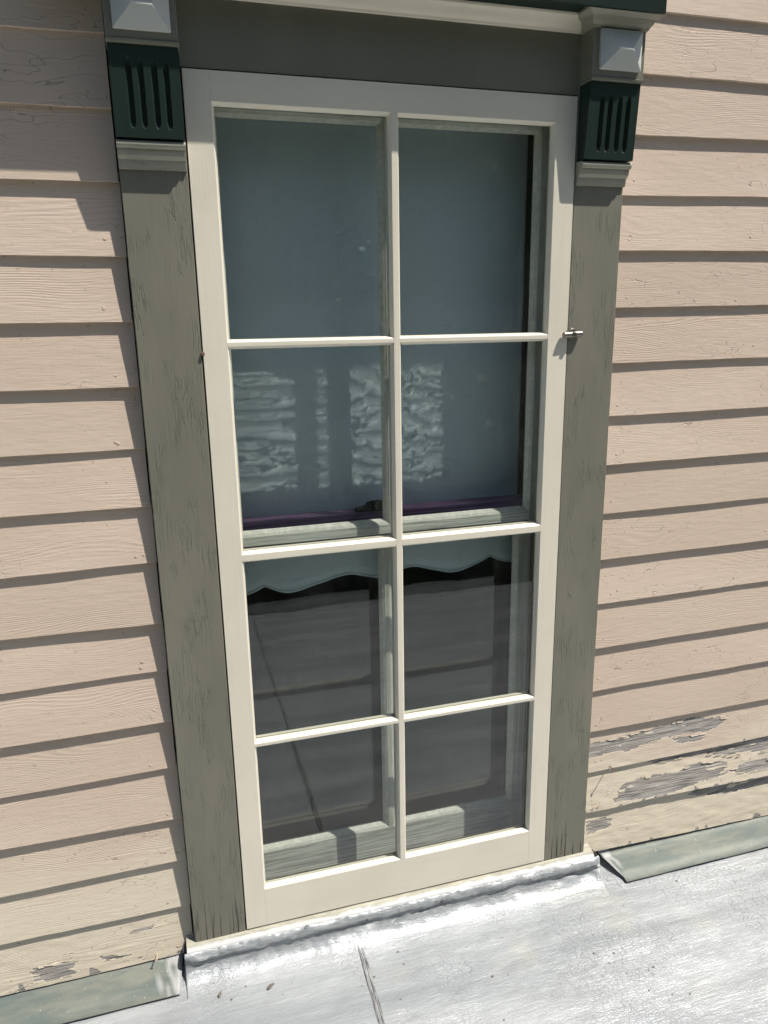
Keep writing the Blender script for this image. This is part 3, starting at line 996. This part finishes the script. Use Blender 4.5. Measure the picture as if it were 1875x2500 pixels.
# purple painted top of the lower sash, with the lock
ad_low(box('painted_rail_top', 'purple', None, 0.0160, 0.7840, 0.0935, 0.1415, 0.9695, 0.9935, 0.0008))
lk = MB()
lk.box(0.334, 0.394, 0.097, 0.127, 0.9937, 0.9975)
lk.cyl((0.362, 0.112, 0.996), (0.362, 0.112, 1.0125), 0.014, 18, 0.010)
lk.cyl((0.3855, 0.110, 0.996), (0.3855, 0.110, 1.0165), 0.0085, 14, 0.0075)
lk.cyl((0.362, 0.110, 1.007), (0.330, 0.098, 1.002), 0.0062, 12, 0.0042)
lk.cyl((0.362, 0.112, 1.010), (0.3855, 0.110, 1.012), 0.0065, 12)
lk.cyl((0.324, 0.096, 1.0005), (0.334, 0.0995, 1.0025), 0.0065, 12, 0.0055)
ad_low(lk.ob('sash_lock', 'black', None, bevel=0.0008))

# ------------------------------------------------------------------ scalloped roller shade
shade = empty('roller_shade', (0.4, 0.15, 0.80), 'pale roller shade with scalloped hem hanging inside the window', 'window shade')
hem = [(0.022, 0.797), (0.069, 0.8026), (0.109, 0.8185), (0.165, 0.796), (0.24, 0.811), (0.313, 0.826), (0.36, 0.816), (0.397, 0.808), (0.44, 0.821), (0.481, 0.828), (0.53, 0.815), (0.588, 0.801), (0.64, 0.811), (0.694, 0.8297), (0.74, 0.808), (0.778, 0.798)]
slope = {0.109: None, 0.694: None}
def hem_z(x):
    for (a, za), (b, zb) in zip(hem, hem[1:]):
        if a <= x <= b:
            t = (x - a) / (b - a)
            i = hem.index((a, za))
            def sl(k):
                if hem[k][0] in slope or k in (0, len(hem) - 1):
                    return None
                return (hem[k + 1][1] - hem[k - 1][1]) / (hem[k + 1][0] - hem[k - 1][0])
            m0, m1 = sl(i), sl(i + 1)
            d = (zb - za) / (b - a)
            if m0 is None: m0 = 1.2 * d
            if m1 is None: m1 = 1.2 * d
            h = b - a
            return (2 * t**3 - 3 * t**2 + 1) * za + (t**3 - 2 * t**2 + t) * h * m0 + (-2 * t**3 + 3 * t**2) * zb + (t**3 - t**2) * h * m1
    return 0.8
v = []; f = []
nx_, nz_ = 150, 40
for i in range(nx_ + 1):
    x = 0.022 + 0.756 * i / nx_
    hz = hem_z(x)
    for j in range(nz_ + 1):
        z = hz + (1.852 - hz) * (j / nz_)
        y = 0.1505 + 0.0022 * nz(x * 2.2, z * 1.1, 3) + 0.9 * max(0, x - 0.60) ** 2
        v.append((x, y, z))
for i in range(nx_):
    for j in range(nz_):
        a = i * (nz_ + 1) + j
        f.append((a, a + nz_ + 1, a + nz_ + 2, a + 1))
cl = mesh_ob('shade_cloth', v, f, 'shade', shade, smooth=True)
cl.modifiers.new('solid', 'SOLIDIFY').thickness = 0.0007
v = []; f = []
for i in range(nx_ * 2 + 1):
    x = 0.022 + 0.756 * i / (nx_ * 2)
    hz = hem_z(x)
    y = 0.1505 + 0.0022 * nz(x * 2.2, hz * 1.1, 3) + 0.9 * max(0, x - 0.60) ** 2
    k = 0.0006 * (i % 2)
    v += [(x, y - 0.0004, hz + 0.0045), (x, y - 0.0014 - k, hz + 0.0030), (x, y - 0.0014 - k, hz - 0.0006), (x, y + 0.0006, hz - 0.0010)]
for i in range(nx_ * 2):
    for j in range(3):
        a = i * 4 + j
        f.append((a, a + 4, a + 5, a + 1))
mesh_ob('hem_trim', v, f, 'shade', shade)
MB().cyl((0.02, 0.158, 1.862), (0.78, 0.158, 1.862), 0.017, 20).ob('roller', 'shade', shade, smooth=True)
cl.cycles.is_caustics_receiver = True
for o in bpy.data.objects:
    if o.name.startswith(('painted_rail_top', 'sash_lock')) :
        o.cycles.is_caustics_receiver = True
sl.cycles.is_caustics_light = True

# dim room behind the window
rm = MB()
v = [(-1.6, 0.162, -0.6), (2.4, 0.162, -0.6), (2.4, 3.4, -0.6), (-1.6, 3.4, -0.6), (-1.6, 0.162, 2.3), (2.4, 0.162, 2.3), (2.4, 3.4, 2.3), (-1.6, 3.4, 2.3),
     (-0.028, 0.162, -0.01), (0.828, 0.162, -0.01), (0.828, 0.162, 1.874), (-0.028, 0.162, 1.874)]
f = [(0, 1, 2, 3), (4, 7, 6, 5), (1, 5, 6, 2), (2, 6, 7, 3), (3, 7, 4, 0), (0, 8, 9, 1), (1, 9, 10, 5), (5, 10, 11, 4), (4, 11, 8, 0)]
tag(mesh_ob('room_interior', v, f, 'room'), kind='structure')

# ------------------------------------------------------------------ storm window
st = empty('storm_window', (0.4, 0.012, 0.0), 'cream eight-pane wooden storm window fitted over the old window', 'storm window')
T0, T1 = -0.0012, 0.0265
XS = [(0.0480, 0.3925), (0.4055, 0.7520)]
ZS = [(0.1025, 0.4890), (0.4970, 0.9345), (0.9490, 1.3820), (1.3905, 1.8215)]
def storm_bar(name, mat, x0, x1, z0, z1):
    m = MB().box(x0, x1, T0, T1, z0, z1)
    if name == 'glazing_bar':
        m.box(x0 + 0.006, x1 - 0.006, 0.0175, T1 - 0.0003, z0 - 0.0055, z1 + 0.0055)
    elif name == 'muntin':
        m.box(x0 - 0.0055, x1 + 0.0055, 0.0175, T1 - 0.0006, z0, z1)
    return m.ob(name, mat, st, bevel=0.0004, seg=1)
storm_bar('stile', 'cream', 0.0, 0.0480, 0.0, 1.873)
storm_bar('stile', 'cream', 0.7520, 0.8, 0.0, 1.873)
storm_bar('bottom_rail', 'cream_x', 0.0481, 0.7519, 0.0, 0.1025)
storm_bar('top_rail', 'cream_x', 0.0481, 0.7519, 1.8215, 1.873)
storm_bar('muntin', 'cream', 0.3925, 0.4055, 0.1026, 1.8214)
for a, b in XS:
    for z0, z1 in ((0.4890, 0.4970), (0.9345, 0.9490), (1.3820, 1.3905)):
        storm_bar('glazing_bar', 'cream_x', a + 0.0001, b - 0.0001, z0, z1)
for a, b in XS:
    for z0, z1 in ZS:
        ring_bead('glazing_bead', 'cream', st, a, b, z0, z1, 0.0050, T0 + 0.0008, 0.0105)
        MB().box(a + 0.002, b - 0.002, 0.0142, 0.0168, z0 + 0.002, z1 - 0.002).ob('pane', 'glass', st)

# turn button holding the storm window on the right casing
tb = empty('turn_button', (0.8135, -0.001, 1.390), 'small shiny metal turn button on the right casing', 'latch')
m = MB().cyl((0.7855, -0.0105, 1.3893), (0.8315, -0.0085, 1.3915), 0.0068, 18)
m.ob('barrel', 'steel', tb, smooth=False, bevel=0.0009)
MB().cyl((0.8095, -0.0005, 1.3915), (0.8095, -0.0075, 1.3915), 0.0138, 22, 0.0115).ob('washer', 'steel', tb, bevel=0.001)
m = MB().cyl((0.8095, -0.008, 1.3915), (0.8095, -0.0195, 1.3905), 0.0066, 14, 0.005)
m.ob('screw_head', 'steel', tb, bevel=0.0008)
sc_ = MB().cyl((-0.0008, -0.001, 1.370), (-0.0008, -0.006, 1.370), 0.0042, 12, 0.0035)
sc_.cyl((-0.0008, 0.012, 1.370), (-0.0008, -0.001, 1.370), 0.0022, 8)
tag(sc_.ob('screw', 'rust', None, bevel=0.0006), 'small dark screw at the left edge of the storm window', 'screw')

# crumbs and leaf bits lying on the roof
m = MB()
for i in range(38):
    x = random.uniform(-0.12, 1.2); y = -random.uniform(0.05, 0.42)
    r = random.uniform(0.0012, 0.0034)
    z = roof_z(x, y) + 0.0012
    pts = []
    k = random.randint(4, 6)
    t0 = random.random() * 6
    for j in range(k):
        t = t0 + 2 * math.pi * j / k
        rr = r * random.uniform(0.5, 1.2)
        pts.append((x + rr * math.cos(t) * 1.4, y + rr * math.sin(t), z + random.uniform(-0.0005, 0.001)))
    m.add(pts + [(x, y, z + 0.0018)], [(j, (j + 1) % k, k) for j in range(k)])
tag(m.ob('debris', 'debris', None), 'scattered dark crumbs and bits of bark on the silver roof', 'debris', kind='stuff')
def leaf(x, y, L, rot):
    v = []; f = []
    n = 8
    for i in range(n + 1):
        s = i / n
        wd = 0.28 * L * math.sin(math.pi * s ** 0.8) * (0.8 + 0.3 * nz(i, x * 40, 2))
        for sd in (-1, 0, 1):
            px = (s - 0.5) * L; py = sd * wd
            X = x + px * math.cos(rot) - py * math.sin(rot); Y = y + px * math.sin(rot) + py * math.cos(rot)
            v.append((X, Y, roof_z(X, Y) + 0.002 + 0.003 * abs(sd) + 0.002 * math.sin(s * 3)))
    for i in range(n):
        for k in range(2):
            a = i * 3 + k
            f.append((a, a + 3, a + 4, a + 1))
    o = mesh_ob('dry_leaf', v, f, 'debris', None, smooth=True)
    o.modifiers.new('solid', 'SOLIDIFY').thickness = 0.0005
    return o
tag(leaf(0.04, -0.097, 0.020, 0.5), 'small curled brown leaf on the roof left of the seam', 'leaf')
tag(leaf(-0.076, -0.087, 0.014, 1.2), 'tiny dark leaf scrap on the roof beside the left flashing end', 'leaf')

# ------------------------------------------------------------------ trees across the yard
def tree(name, label, x, y, h, r, seed, nleaf=5200, zlo=0.16):
    rn = random.Random(seed)
    t = empty(name, (x, y, -3.7), label, 'tree', 'trees across the yard')
    tk = MB()
    base = -3.7
    tk.cyl((x, y, base), (x + 0.15, y, base + h * 0.45), 0.26, 12, 0.17)
    tk.cyl((x + 0.15, y, base + h * 0.45), (x, y + 0.2, base + h * 0.85), 0.17, 10, 0.06)
    for i in range(7):
        a = rn.uniform(0, 6.28); zz = base + h * rn.uniform(0.35, 0.7)
        tk.cyl((x + 0.1, y, zz), (x + math.cos(a) * r * 0.75, y + math.sin(a) * r * 0.75, zz + h * 0.14), 0.09, 8, 0.03)
    tk.ob('trunk', 'bark', t, smooth=True)
    cl = []
    for i in range(60):
        a = rn.uniform(0, 6.28); q = math.sqrt(rn.random()) * r * 0.85
        zz = base + h * rn.uniform(zlo, 0.95)
        k = math.sin(max(0.12, min(1, (zz - base) / h)) * math.pi * 0.93) ** 0.6
        cl.append((x + math.cos(a) * q * k, y + math.sin(a) * q * k, zz, rn.uniform(0.22, 0.42) * r))
    v = []; f = []
    for i in range(nleaf):
        cx, cy_, cz, cr = rn.choice(cl)
        d = Vector((rn.gauss(0, 1), rn.gauss(0, 1), rn.gauss(0, 0.8))).normalized() * cr * rn.random() ** 0.4
        p = Vector((cx, cy_, cz)) + d
        u = Vector((rn.gauss(0, 1), rn.gauss(0, 1), rn.gauss(0, 0.6))).normalized()
        w_ = u.orthogonal().normalized()
        s = rn.uniform(0.12, 0.26)
        k = len(v)
        v += [tuple(p - u * s), tuple(p + w_ * s * 0.5), tuple(p + u * s), tuple(p - w_ * s * 0.5)]
        f.append((k, k + 1, k + 2, k + 3))
    mesh_ob('crown', v, f, 'leaf', t)
tree('maple_tree', 'broad dense leafy tree across the yard, mirrored in the left panes', 1.1, -11.5, 10.5, 4.0, 1, 15000, 0.10)
tree('maple_tree', 'tall dense leafy tree across the yard, mirrored in the right panes', 5.4, -12.0, 11.5, 4.6, 2, 17000, 0.10)
tree('maple_tree', 'leafy tree across the yard standing right of the other trees', 11.0, -13.5, 9.5, 4.4, 3, 12000, 0.10)
tree('maple_tree', 'leafy tree across the yard standing left of the other trees', -6.5, -13.0, 10.0, 4.5, 4, 9000, 0.10)
